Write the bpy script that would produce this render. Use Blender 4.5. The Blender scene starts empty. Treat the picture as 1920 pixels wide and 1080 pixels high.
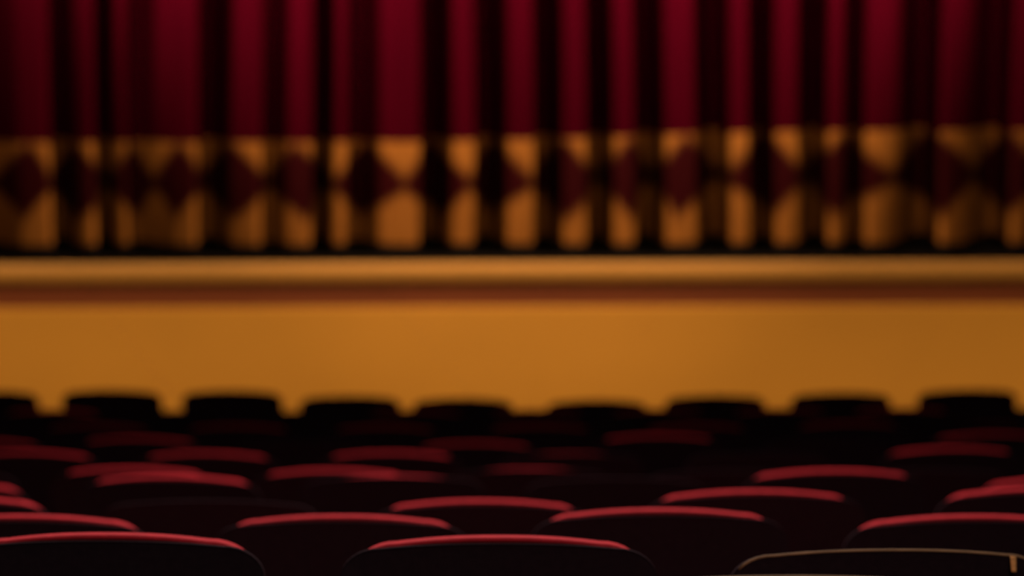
import bpy, bmesh, math, random
from mathutils import Vector, Matrix
random.seed(7)
sc = bpy.context.scene
C = sc.collection

# ------------------------------------------------------------------ camera
F = 4900.0            # focal length in pixels of the 1920-wide frame
CAM_Z = 2.42
PITCH = math.atan(440 / F)

def at(px, py, Y):
    """world point on the plane y = Y seen at pixel (px, py)"""
    dx, dy = (px - 960) / F, (540 - py) / F
    c, s = math.cos(PITCH), math.sin(PITCH)
    v = Vector((dx, c + s * dy, -s + c * dy))
    k = Y / v.y
    return Vector((v.x * k, Y, CAM_Z + v.z * k))

cam = bpy.data.cameras.new('camera')
cam.sensor_width = 36
cam.lens = F / 1920 * 36
cam.clip_start = 0.05
cam.dof.use_dof = True
cam.dof.focus_distance = 3.25
cam.dof.aperture_fstop = 3.1
camo = bpy.data.objects.new('camera', cam)
C.objects.link(camo)
camo.location = (0, 0, CAM_Z)
camo.rotation_euler = (math.pi / 2 - PITCH, 0, 0)
sc.camera = camo

# ------------------------------------------------------------------ materials
def new_mat(name):
    m = bpy.data.materials.new(name)
    m.use_nodes = True
    return m, m.node_tree.nodes, m.node_tree.links, m.node_tree.nodes['Principled BSDF']

def mat(name, col, rough=0.7, spec=0.3, noise=None, scale=(20, 20, 20), sheen=0.0, bump=0.0, metal=0.0):
    m, N, L, b = new_mat(name)
    b.inputs['Roughness'].default_value = rough
    b.inputs['Specular IOR Level'].default_value = spec
    b.inputs['Metallic'].default_value = metal
    b.inputs['Sheen Weight'].default_value = sheen
    b.inputs['Base Color'].default_value = (*col, 1)
    if noise:
        tc = N.new('ShaderNodeTexCoord'); mp = N.new('ShaderNodeMapping')
        mp.inputs['Scale'].default_value = scale
        L.new(tc.outputs['Object'], mp.inputs['Vector'])
        nz = N.new('ShaderNodeTexNoise'); nz.inputs['Scale'].default_value = 1.0
        nz.inputs['Detail'].default_value = 4
        L.new(mp.outputs['Vector'], nz.inputs['Vector'])
        mx = N.new('ShaderNodeMix'); mx.data_type = 'RGBA'
        mx.inputs[6].default_value = (*[c * (1 - noise) for c in col], 1)
        mx.inputs[7].default_value = (*[c * (1 + noise) for c in col], 1)
        L.new(nz.outputs['Fac'], mx.inputs[0])
        L.new(mx.outputs[2], b.inputs['Base Color'])
        if bump:
            bp = N.new('ShaderNodeBump'); bp.inputs['Strength'].default_value = bump
            bp.inputs['Distance'].default_value = 0.004
            L.new(nz.outputs['Fac'], bp.inputs['Height']); L.new(bp.outputs['Normal'], b.inputs['Normal'])
    return m

M_velvet = mat('red_velvet', (0.47, 0.020, 0.029), 0.9, 0.1, 0.35, (60, 60, 60), bump=0.2)
M_shell = mat('black_shell', (0.021, 0.012, 0.015), 0.9, 0.02, 0.3, (90, 90, 90))
M_iron = mat('black_iron', (0.012, 0.011, 0.012), 0.5, 0.3, 0.2, (30, 30, 30))
M_arm = mat('dark_arm_wood', (0.02, 0.01, 0.007), 0.6, 0.2, 0.3, (8, 60, 60))
M_tan = mat('tan_piping', (0.34, 0.20, 0.09), 0.7, 0.2, 0.5, (35, 35, 35))
M_tag = mat('tan_strap', (0.75, 0.36, 0.11), 0.8, 0.2, 0.4, (150, 150, 150))
M_carpet = mat('dark_carpet', (0.012, 0.006, 0.007), 0.95, 0.05, 0.5, (40, 40, 40))
M_fascia = mat('ochre_paint', (0.37, 0.163, 0.017), 0.75, 0.15, 0.10, (1.2, 1.2, 1.6))
M_nose = mat('varnished_edge_wood', (0.32, 0.144, 0.022), 0.55, 0.25, 0.12, (1.0, 14, 14))
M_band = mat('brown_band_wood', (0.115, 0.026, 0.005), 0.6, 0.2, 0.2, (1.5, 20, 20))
M_deck = mat('black_deck', (0.005, 0.0035, 0.0025), 0.9, 0.02, 0.3, (6, 6, 6))
M_wall = mat('dark_wall', (0.012, 0.007, 0.007), 0.9, 0.1, 0.3, (5, 5, 5))

def curtain_mat():
    m, N, L, b = new_mat('red_curtain_velvet')
    b.inputs['Roughness'].default_value = 0.95
    b.inputs['Specular IOR Level'].default_value = 0.0
    tc = N.new('ShaderNodeTexCoord'); mp = N.new('ShaderNodeMapping')
    mp.inputs['Scale'].default_value = (5, 5, 0.8)
    L.new(tc.outputs['Object'], mp.inputs['Vector'])
    nz = N.new('ShaderNodeTexNoise'); nz.inputs['Scale'].default_value = 1; nz.inputs['Detail'].default_value = 5
    L.new(mp.outputs['Vector'], nz.inputs['Vector'])
    mx = N.new('ShaderNodeMix'); mx.data_type = 'RGBA'
    mx.inputs[6].default_value = (0.016, 0.0002, 0.0018, 1)
    mx.inputs[7].default_value = (0.030, 0.0004, 0.0030, 1)
    L.new(nz.outputs['Fac'], mx.inputs[0]); L.new(mx.outputs[2], b.inputs['Base Color'])
    return m
M_curtain = curtain_mat()

def hem_mat():
    """gold band with a woven row of dark red lozenges, read from the cloth's own 'motif' attribute"""
    m, N, L, b = new_mat('gold_hem_brocade')
    b.inputs['Roughness'].default_value = 0.8
    b.inputs['Specular IOR Level'].default_value = 0.02
    a = N.new('ShaderNodeAttribute'); a.attribute_name = 'motif'
    mr = N.new('ShaderNodeMapRange'); mr.interpolation_type = 'SMOOTHSTEP'
    mr.inputs['From Min'].default_value = 0.74; mr.inputs['From Max'].default_value = 1.18
    L.new(a.outputs['Fac'], mr.inputs['Value'])
    tc = N.new('ShaderNodeTexCoord'); nz = N.new('ShaderNodeTexNoise'); nz.inputs['Scale'].default_value = 9
    L.new(tc.outputs['Object'], nz.inputs['Vector'])
    gm = N.new('ShaderNodeMix'); gm.data_type = 'RGBA'
    gm.inputs[6].default_value = (0.160, 0.055, 0.008, 1); gm.inputs[7].default_value = (0.205, 0.073, 0.011, 1)
    L.new(nz.outputs['Fac'], gm.inputs[0])
    mx = N.new('ShaderNodeMix'); mx.data_type = 'RGBA'
    mx.inputs[6].default_value = (0.017, 0.0009, 0.0012, 1)
    L.new(gm.outputs[2], mx.inputs[7]); L.new(mr.outputs['Result'], mx.inputs[0])
    L.new(mx.outputs[2], b.inputs['Base Color'])
    return m
M_hem = hem_mat()

# ------------------------------------------------------------------ helpers
def link(name, me, m=None, parent=None, smooth=True):
    o = bpy.data.objects.new(name, me); C.objects.link(o)
    if m: me.materials.append(m)
    if parent: o.parent = parent
    if smooth:
        for p in me.polygons: p.use_smooth = True
    return o

def from_bm(name, bm, m=None, parent=None, smooth=True):
    bmesh.ops.recalc_face_normals(bm, faces=bm.faces)
    me = bpy.data.meshes.new(name); bm.to_mesh(me); bm.free()
    return link(name, me, m, parent, smooth)

def thing(name, label, cat, loc=(0, 0, 0), rotz=0, group=None):
    o = bpy.data.objects.new(name, None); C.objects.link(o)
    o.empty_display_size = 0.1
    o.location = loc; o.rotation_euler = (0, 0, rotz)
    o['label'] = label; o['category'] = cat
    if group: o['group'] = group
    return o

def box(bm, x0, x1, y0, y1, z0, z1, bev=0.0, seg=3):
    vs = [bm.verts.new((x, y, z)) for x in (x0, x1) for y in (y0, y1) for z in (z0, z1)]
    fs = [(0, 1, 3, 2), (4, 6, 7, 5), (0, 4, 5, 1), (2, 3, 7, 6), (0, 2, 6, 4), (1, 5, 7, 3)]
    faces = [bm.faces.new([vs[i] for i in f]) for f in fs]
    if bev:
        es = list({e for f in faces for e in f.edges})
        bmesh.ops.bevel(bm, geom=es, offset=bev, segments=seg, affect='EDGES', profile=0.5)

def loft(bm, rings, cap=True):
    rv = [[bm.verts.new(p) for p in r] for r in rings]
    n = len(rings[0])
    for a, b in zip(rv, rv[1:]):
        for i in range(n):
            bm.faces.new((a[i], a[(i + 1) % n], b[(i + 1) % n], b[i]))
    if cap:
        bm.faces.new(rv[0][::-1]); bm.faces.new(rv[-1])

def tube(bm, pts, rad, n=10):
    pts = [Vector(p) for p in pts]
    rings = []
    for i, p in enumerate(pts):
        d = (pts[min(i + 1, len(pts) - 1)] - pts[max(i - 1, 0)]).normalized()
        u = d.cross(Vector((0, 1, 0.01))).normalized(); v = d.cross(u)
        rings.append([p + rad * (math.cos(2 * math.pi * k / n) * u + math.sin(2 * math.pi * k / n) * v) for k in range(n)])
    loft(bm, rings)

# ------------------------------------------------------------------ theatre seat
# The chair faces +Y (the stage); its back is turned to the camera.
TOP = 0.875           # height of the top of the back above the floor
def back_outline(hw, ztop, zbot, crown, rad, n=14):
    """closed outline in (x, z): flat-bowed top, rounded shoulders, gently tapering sides"""
    pts = []
    xs = hw - rad
    for k in range(n + 1):                      # top from left to right
        x = -xs + 2 * xs * k / n
        pts.append((x, ztop - crown * (abs(x) / hw) ** 2.2))
    zc = ztop - crown * (xs / hw) ** 2.2
    for k in range(1, 9):                       # right shoulder
        a = math.pi / 2 * (1 - k / 8)
        pts.append((xs + rad * math.cos(a), zc - rad * 0.8 * (1 - math.sin(a))))
    wb = hw * 0.94
    pts.append((hw * 0.985, (zc + zbot) / 2)); pts.append((wb, zbot + 0.03)); pts.append((wb - 0.03, zbot))
    pts.append((-wb + 0.03, zbot)); pts.append((-wb, zbot + 0.03)); pts.append((-hw * 0.985, (zc + zbot) / 2))
    for k in range(8, 0, -1):                   # left shoulder
        a = math.pi / 2 * (1 - k / 8)
        pts.append((-xs - rad * math.cos(a), zc - rad * 0.8 * (1 - math.sin(a))))
    return pts

LEAN = 0.20
def lean(x, y, z):     # recline: the top leans back towards -Y, and the back wraps a little round the sitter
    t = z - 0.40
    return (x, y - LEAN * t + 0.35 * x * x, z)

def slab(outline, y0, y1, rnd, zc=0.62, steps=5):
    """an outline given thickness along y with pillowy rounded edges"""
    bm = bmesh.new(); rings = []
    prof = []
    for k in range(steps + 1):
        a = math.pi / 2 * k / steps
        prof.append((y0 + rnd * (1 - math.sin(a)), 1 - math.cos(a)))   # back edge
    prof = prof[::-1]
    for k in range(steps + 1):
        a = math.pi / 2 * k / steps
        prof.append((y1 - rnd * (1 - math.sin(math.pi / 2 - a)) , 1 - math.cos(a)))
    # build: inset grows towards both faces
    pr = []
    for k in range(steps + 1):
        a = math.pi / 2 * (1 - k / steps)
        pr.append((y0 + rnd * (1 - math.sin(math.pi / 2 - a)), rnd * (1 - math.cos(a))))
    for k in range(steps + 1):
        a = math.pi / 2 * k / steps
        pr.append((y1 - rnd * (1 - math.cos(a)), rnd * (1 - math.cos(a))))
    hw = max(p[0] for p in outline); hz = (max(p[1] for p in outline) - min(p[1] for p in outline)) / 2
    cz = min(p[1] for p in outline) + hz
    for y, ins in pr:
        sx, sz = (hw - ins) / hw, (hz - ins) / hz
        rings.append([lean(x * sx, y, cz + (z - cz) * sz) for x, z in outline])
    loft(bm, rings)
    return bm

def make_meshes():
    P = {}
    def keep(key, name, bm, m):
        bmesh.ops.recalc_face_normals(bm, faces=bm.faces)
        me = bpy.data.meshes.new(name); bm.to_mesh(me); bm.free()
        me.materials.append(m)
        for p in me.polygons: p.use_smooth = True
        P[key] = me
    # back shell: thin, dark, behind the pad.  Three heights: level with the pad / proud of it / well proud of it
    for key, dz in (('shell', -0.004), ('shell_mid', 0.004), ('shell_high', 0.012)):
        keep(key, 'back_shell', slab(back_outline(0.229, TOP + dz, 0.30, 0.019, 0.060), -0.007, 0.007, 0.003), M_shell)
    keep('pad', 'backrest_cushion', slab(back_outline(0.212, TOP, 0.40, 0.024, 0.066), 0.007, 0.048, 0.017), M_velvet)
    bm = bmesh.new()
    box(bm, -0.215, 0.215, 0.085, 0.50, 0.385, 0.475, 0.035, 4)
    for v in bm.verts:
        v.co.z += 0.012 * (1 - (v.co.x / 0.215) ** 2) * (1 if v.co.z > 0.43 else 0)
    keep('seat', 'seat_cushion', bm, M_velvet)
    bm = bmesh.new(); box(bm, -0.205, 0.205, 0.06, 0.47, 0.345, 0.384, 0.012, 2)
    keep('pan', 'seat_pan', bm, M_shell)
    for s, k in ((-1, 'l'), (1, 'r')):
        bm = bmesh.new()
        x = s * 0.234
        prof = [(0.04, 0.03), (0.40, 0.03), (0.34, 0.12), (0.25, 0.38), (0.30, 0.575), (0.02, 0.575), (0.07, 0.38), (0.10, 0.12)]
        loft(bm, [[(x - 0.009, y, z) for y, z in prof], [(x + 0.009, y, z) for y, z in prof]])
        keep('leg_' + k, 'leg', bm, M_iron)
        bm = bmesh.new(); box(bm, x - 0.0115, x + 0.0115, 0.0, 0.44, 0.0, 0.03, 0.006, 2)
        keep('foot_' + k, 'foot', bm, M_iron)
        bm = bmesh.new(); box(bm, x - 0.0115, x + 0.0115, -0.01, 0.36, 0.575, 0.605, 0.011, 3)
        keep('arm_' + k, 'armrest', bm, M_arm)
    return P
P = make_meshes()

def child(name, me, parent):
    o = bpy.data.objects.new(name, me); C.objects.link(o); o.parent = parent
    return o

def make_seat(label, shell):
    t = thing('theatre_seat', label, 'seat')
    child('back_shell', P[shell], t)
    child('backrest_cushion', P['pad'], t)
    child('seat_cushion', P['seat'], t)
    child('seat_pan', P['pan'], t)
    for k in 'lr':
        lg = child('leg', P['leg_' + k], t); child('foot', P['foot_' + k], lg)
        child('armrest', P['arm_' + k], t)
    return t

def copy_seat(src):
    r = src.copy(); C.objects.link(r)
    for ch in list(src.children):
        c = ch.copy(); C.objects.link(c); c.parent = r
        for g in ch.children:
            d = g.copy(); C.objects.link(d); d.parent = c
    return r

# rows from the camera to the stage: depth, and per seat the pixel of the top of its back plus how the back shell sits
# s = shell below the pad (bright red top edge), m = shell a little proud, h = shell proud (dark edge)
ROWS = [
 ('A', 2.85, [(1472, 1067, 't')]),
 ('B', 3.72, [(200, 1002, 's'), (935, 1007, 's'), (1662, 1021, 't')]),
 ('C', 4.57, [(45, 968, 's'), (640, 968, 's'), (1235, 956, 's'), (1822, 968, 's')]),
 ('D', 5.35, [(-105, 932, 's'), (395, 934, 'h'), (903, 939, 's'), (1415, 921, 's'), (1958, 916, 's')]),
 ('E', 6.40, [(-115, 905, 's'), (318, 893, 's'), (738, 890, 'm'), (1155, 893, 'h'), (1562, 882, 's'), (2000, 897, 's')]),
 ('F', 7.25, [(-115, 882, 'h'), (248, 878, 's'), (625, 881, 's'), (992, 877, 'm'), (1362, 880, 'h'), (1740, 878, 'h')]),
 ('G', 8.10, [(52, 847, 's'), (387, 849, 's'), (732, 848, 's'), (1070, 848, 'm'), (1420, 848, 'h'), (1785, 840, 's')]),
 ('H', 9.00, [(-35, 825, 's'), (260, 821, 's'), (572, 826, 'h'), (892, 830, 's'), (1235, 816, 's'), (1545, 822, 'h'), (1860, 813, 's')]),
 ('I', 9.85, [(-95, 797, 'm'), (180, 797, 's'), (445, 798, 's'), (722, 799, 's'), (1012, 798, 's'), (1305, 797, 's'), (1592, 793, 's'), (1880, 792, 'm')]),
 ('J', 10.8, [(95, 769, 's'), (324, 769, 'h'), (553, 770, 'h'), (780, 770, 's'), (1007, 769, 's'), (1234, 768, 's'), (1463, 767, 's'), (1692, 766, 's'), (1921, 764, 'h')]),
 ('K', 11.8, [(-18, 731, 'h'), (212, 730, 'h'), (437, 731, 'h'), (657, 741, 'h'), (868, 746, 'm'), (1118, 749, 'm'), (1340, 740, 'h'), (1575, 735, 'h'), (1812, 729, 'h')]),
]
ORD = ['first', 'second', 'third', 'fourth', 'fifth', 'sixth', 'seventh', 'eighth', 'ninth', 'tenth', 'eleventh']
ROWTXT = {'A': 'row nearest the camera', 'K': 'front row before the stage', 'J': 'second row from the stage',
          'I': 'third row from the stage', 'H': 'fourth row from the stage', 'G': 'fifth row from the stage',
          'F': 'sixth row from the stage', 'E': 'fifth row from the camera', 'D': 'fourth row from the camera',
          'C': 'third row from the camera', 'B': 'second row from the camera'}
LOOK = {'s': 'red-topped seat', 'm': 'dull dark red seat', 'h': 'black-topped seat', 't': 'tan-edged seat'}
protos = {}
floor_rows = []
tan_seats = []
for key, Y, seats in ROWS:
    zs = []
    for i, (px, py, st) in enumerate(seats):
        # the top edge that shows is the top rim of the leaning back, a little behind the chair's origin
        p = at(px, py, Y)
        sh = {'s': 'shell', 'm': 'shell_mid', 'h': 'shell_high', 't': 'shell_high'}[st]
        top = TOP + {'s': 0.0, 'm': 0.004, 'h': 0.012, 't': 0.014}[st]
        n = ORD[i] + ' from the left'
        if key == 'A': n = 'only its top edge in view'
        look = LOOK[st] if key < 'I' or st == 'h' else 'dimly lit dark red seat'
        label = '%s, %s, %s' % (look, n, ROWTXT[key])
        if st == 't' and key == 'A': label = 'tan-edged black seat at the bottom edge, only its top in view'
        elif st == 't': label = 'tan-edged black seat with a hanging tan strap, second row from the camera'
        if sh not in protos:
            o = protos[sh] = make_seat(label, sh)
        else:
            o = copy_seat(protos[sh]); o['label'] = label
        o['group'] = 'theatre seats in the ' + ROWTXT[key]
        oy = Y + LEAN * (TOP - 0.40) - 0.03
        zf = p.z - top
        o.location = (p.x, oy, zf)
        o.rotation_euler = (0, 0, -math.atan2(-p.x, 30))
        zs.append((p.x, zf))
        if st == 't': tan_seats.append(o)
    floor_rows.append((Y + 0.25, zs))

# the tan-edged seat: a thin piping round the back's top edge and a short strap hanging down its back
out = back_outline(0.229, TOP + 0.013, 0.30, 0.019, 0.060)
top_pts = [p for p in out if p[1] > TOP - 0.019]
top_pts.sort(key=lambda p: p[0])
bm = bmesh.new(); tube(bm, [lean(x * 0.985, -0.005, z) for x, z in top_pts], 0.0019)
pp = from_bm('edge_piping', bm, M_tan, tan_seats[1]); pp['label'] = 'thin tan piping along the top edge'
pq = pp.copy(); C.objects.link(pq); pq.parent = tan_seats[0]
bm = bmesh.new()
sx = 0.176
ztop = TOP + 0.0125 - 0.019 * (sx / 0.229) ** 2.2
rings = []
for k in range(7):
    z = ztop - 0.021 * k / 6
    w = 0.0042 - 0.0008 * k / 6
    c = lean(sx, -0.010, z); c = (c[0], lean(sx, -0.011, ztop)[1] - 0.001 * k, c[2])
    rings.append([(c[0] - w, c[1] - 0.0015, c[2]), (c[0] + w, c[1] - 0.0015, c[2]), (c[0] + w, c[1] + 0.0015, c[2]), (c[0] - w, c[1] + 0.0015, c[2])])
loft(bm, rings)
st_ = from_bm('strap', bm, M_tag, tan_seats[1]); st_['label'] = 'short tan strap hanging from the top edge'

# ------------------------------------------------------------------ floor: a raked, slightly dished auditorium floor
def zrow(zs, x):
    zs = sorted(zs)
    if len(zs) == 1 or x <= zs[0][0]: return zs[0][1]
    if x >= zs[-1][0]: return zs[-1][1]
    for (xa, za), (xb, zb) in zip(zs, zs[1:]):
        if xa <= x <= xb: return za + (zb - za) * (x - xa) / (xb - xa)
xs = sorted(set([-4.6 + 0.1 * i for i in range(93)] + [x for _, zs in floor_rows for x, _ in zs]))
lines = []
fy0, fz0 = floor_rows[0]
za = sum(z for _, z in fz0) / len(fz0)
lines.append((-3.0, [(0, za + 0.35)])); lines.append((2.3, [(0, za + 0.02)]))
for Y, zs in floor_rows:
    lines.append((Y - 0.30, zs)); lines.append((Y + 0.34, zs))
lines.append((13.0, [(0, 0.0)])); lines.append((18.0, [(0, 0.0)]))
bm = bmesh.new(); grid = []
for Y, zs in lines:
    grid.append([bm.verts.new((x, Y, zrow(zs, x))) for x in xs])
for a, b in zip(grid, grid[1:]):
    for i in range(len(xs) - 1):
        bm.faces.new((a[i], a[i + 1], b[i + 1], b[i]))
fl = from_bm('floor', bm, M_carpet, smooth=False); fl['kind'] = 'structure'
for p in fl.data.polygons:
    if p.normal.z < 0: fl.data.flip_normals(); break

# ------------------------------------------------------------------ stage
SY = 14.0
YAW = math.radians(2.0)
stage = thing('stage', 'raised stage with ochre front wall, brown band and rounded wooden edge', 'stage', (0, SY, 0), YAW)
zn0 = at(960, 493, SY).z; zn1 = at(960, 530, SY).z      # rounded edge
zb1 = at(960, 575, SY).z                                 # brown band below it
W = 4.3
def extrude_x(name, prof, m, parent, smooth=True, n=44):
    bm = bmesh.new()
    loft(bm, [[(-W + 2 * W * k / n, y, z) for y, z in prof] for k in range(n + 1)])
    return from_bm(name, bm, m, parent, smooth)
h = zn0 - zn1
prof = [(0.03, zn1), (0.0, zn1)]
for k in range(13):
    a = -math.pi / 2 + math.pi * k / 12
    prof.append((-0.020 * math.cos(a) ** 0.9 if math.cos(a) > 1e-6 else 0.0, zn1 + h / 2 + h / 2 * math.sin(a)))
prof.append((0.03, zn0))
extrude_x('stage_edge_moulding', prof, M_nose, stage, True)
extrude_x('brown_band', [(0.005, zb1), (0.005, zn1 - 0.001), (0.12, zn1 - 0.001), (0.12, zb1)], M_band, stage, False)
extrude_x('front_wall', [(-0.012, -0.02), (-0.012, zb1 - 0.006), (-0.006, zb1), (0.12, zb1), (0.12, -0.02)], M_fascia, stage, False)
extrude_x('stage_deck', [(0.031, zn0 - 0.03), (0.031, zn0 - 0.002), (3.6, zn0 - 0.002), (3.6, zn0 - 0.03)], M_deck, stage, False)

# ------------------------------------------------------------------ curtain
CY = 0.62                       # curtain plane behind the stage edge (stage frame)
cur = thing('stage_curtain', 'tall pleated dark red stage curtain with a gold patterned hem band', 'curtain', (0.033, SY, zn0), YAW)
V = [(-420, .3), (-310, .28), (-200, .3), (-75, .3), (118, .32), (200, .36), (254, .16), (390, .32), (505, .14), (599, .34), (657, .20), (797, .36), (899, .36), (1010, .34), (1111, .34),
     (1205, .34), (1345, .38), (1431, .34), (1537, .38), (1604, .2), (1745, .38), (1880, .38), (1990, .3), (2110, .3), (2230, .3), (2350, .3)]
def ridge_pos(a, b):
    return a + (b - a) * 0.60
RID = {310: 0.0, 730: -0.03, 40: 0.05, 160: 0.03, 230: 0.06, 545: 0.03, 630: 0.07, 1670: 0.04, 1570: 0.04}
def fold(px):
    """how far the cloth comes forward of its back plane at picture column px (1 px = 3 mm there)"""
    px = min(max(px, V[0][0]), V[-1][0] - 1e-3)
    for (a, da), (b, db) in zip(V, V[1:]):
        if a <= px <= b:
            g = 1 / (1 + math.exp((1140 - a) / 90))
            r = (1 - g) * (b - min(0.34 * (b - a), 30)) + g * (a + min(0.36 * (b - a), 32))
            drop = 0.02
            for k, d in RID.items():
                if a <= k <= b: drop = d
            t, d = ((px - a) / (r - a), da) if px <= r else ((b - px) / (b - r), db)
            t2 = min(max((t - 0.12) / 0.60, 0), 1)
            u = t2 * t2 * (3 - 2 * t2)
            u = 0.86 * u + 0.14 * math.sin(math.pi / 2 * t)
            hi, lo = 0.50 - drop, 0.50 - 2.4 * d
            return lo + (hi - lo) * u
mot = [-170, -60, 50, 148, 252, 328, 435, 557, 687, 815, 925, 1057, 1176, 1273, 1440, 1574, 1760, 1897, 2010, 2120, 2240]
def motif(px, v):
    """0 inside a lozenge .. >1 outside; v = 0 at top of the band, 1 at the hem"""
    px += (v - 0.3) * 24 * math.sin(px * 0.021) + 3 * math.sin(px * 0.047 + 4 * v)
    for a, b in zip(mot, mot[1:]):
        if a <= px <= b:
            L = (b - a) * 0.63
            d1, d2 = (px - a) / L, (b - px) / L
            dv = (v - 0.44) / 0.47 if v < 0.44 else (v - 0.44) / 0.36
            dv = abs(dv) ** (1.1 if v < 0.44 else 0.85)
            return min(min(d1, d2) ** 0.95 + dv, 2.0)
    return 2.0
cy_w = SY + CY
MPP = (cy_w) / F                # metres per picture column at the curtain
def band_top(px):               # the band's top seam rises a little to one side
    t = max(0.0, min(1.0, (px - 700) / 950))
    return 264 - 20 * t * t * (3 - 2 * t)
def zlocal(py): return at(960, py, cy_w).z - zn0
cols = [-400 + 3 * i for i in range(920)]
def cloth(name, zfun, m, off, motif_on=False):
    bm = bmesh.new(); lay = bm.verts.layers.float.new('motif') if motif_on else None
    rows = []
    NR = len(zfun(0))
    for px in cols:
        col = []
        for j, z in enumerate(zfun(px)):
            f = fold(px + 5 * math.sin(z * 1.3 + px * 0.004))
            f *= 0.92 + 0.08 * math.cos(px * 0.011 + z)
            x = (px - 960) * (SY + CY - f + 0.30) / F
            v = bm.verts.new((x, CY - f + 0.30 - off, z))
            if motif_on: v[lay] = motif(px, j / (NR - 1))
            col.append(v)
        rows.append(col)
    for a, b in zip(rows, rows[1:]):
        for j in range(NR - 1):
            bm.faces.new((a[j], b[j], b[j + 1], a[j + 1]))
    return from_bm(name, bm, m, cur)
ZTOP = 3.6
hem_z = 0.07
def z_red(px):
    b = zlocal(band_top(px)) - 0.02
    return [ZTOP + (b - ZTOP) * j / 34 for j in range(35)]
def z_band(px):
    b = zlocal(band_top(px))
    return [b + (hem_z - b) * j / 46 for j in range(47)]
def z_edge(px):
    return [hem_z + 0.004 + (0.004 - hem_z) * j / 4 for j in range(5)]
cloth('curtain_cloth', z_red, M_curtain, 0.0)
hb = cloth('hem_band', z_band, M_hem, 0.006, True); hb['label'] = 'gold band woven with dark red lozenges'
he = cloth('hem_edge', z_edge, M_deck, 0.002); he['label'] = 'black bottom edge of the hem'

# ------------------------------------------------------------------ walls that close the hall round the view
def wall(name, x0, x1, y0, y1, z0, z1):
    bm = bmesh.new(); box(bm, x0, x1, y0, y1, z0, z1)
    o = from_bm(name, bm, M_wall, smooth=False); o['kind'] = 'structure'
wall('wall_left', -4.75, -4.6, -3.0, 18.1, -0.2, 6.5)
wall('wall_right', 4.6, 4.75, -3.0, 18.1, -0.2, 6.5)
wall('wall_back', -4.75, 4.75, 18.0, 18.15, -0.2, 6.5)

# ------------------------------------------------------------------ lights
def area(name, loc, target, sx, sy, power, col, spread=math.pi):
    l = bpy.data.lights.new(name, 'AREA'); l.shape = 'RECTANGLE'; l.size = sx; l.size_y = sy
    l.energy = power; l.color = col; l.spread = spread
    o = bpy.data.objects.new(name, l); C.objects.link(o); o.location = loc
    o.rotation_euler = (Vector(target) - Vector(loc)).to_track_quat('-Z', 'Y').to_euler()
    return o
def spot(name, loc, target, power, col, deg, blend, rad=0.1):
    l = bpy.data.lights.new(name, 'SPOT'); l.energy = power; l.color = col
    l.spot_size = math.radians(deg); l.spot_blend = blend; l.shadow_soft_size = rad
    o = bpy.data.objects.new(name, l); C.objects.link(o); o.location = loc
    o.rotation_euler = (Vector(target) - Vector(loc)).to_track_quat('-Z', 'Y').to_euler()
    return o
# house light in front of the middle rows; weak fill behind the camera added to lift dark seat backs and strap
area('house_light', (-0.2, 7.8, 5.3), (-0.2, 4.5, 1.0), 1.8, 0.8, 132, (1.0, 0.80, 0.74), math.radians(126))
area('rear_fill_light', (0.4, -2.0, 4.6), (0.2, 6.0, 0.6), 1.6, 0.8, 36, (1.0, 0.85, 0.80), math.radians(120))
# warm batten washing the stage front, hung over the front aisle
area('stage_front_wash', (-0.2, 11.6, 4.6), (-0.2, 14.0, 0.5), 8.6, 0.15, 36, (1.0, 0.72, 0.42), math.radians(22))
# border strip over the curtain; crossing pair at its ends added to darken folds
area('curtain_border_light', (0.0, 13.05, 4.45), (0.0, 14.35, 3.75), 7.2, 0.15, 230, (1.0, 0.72, 0.52), math.radians(88))
for sx_ in (-1, 1):
    area('added_side_light', (0.1 + 3.7 * sx_, 12.9, 4.3), (0.1 - 0.3 * sx_, 14.4, 3.9), 1.2, 0.2, 250, (1.0, 0.72, 0.52), math.radians(96))

w = bpy.data.worlds.new('world'); sc.world = w; w.use_nodes = True
bg = w.node_tree.nodes['Background']
bg.inputs['Color'].default_value = (0.8, 0.45, 0.5, 1); bg.inputs['Strength'].default_value = 0.055

sc.view_settings.view_transform = 'Standard'
sc.view_settings.look = 'None'
sc.view_settings.exposure = 0
sc.cycles.use_denoising = True
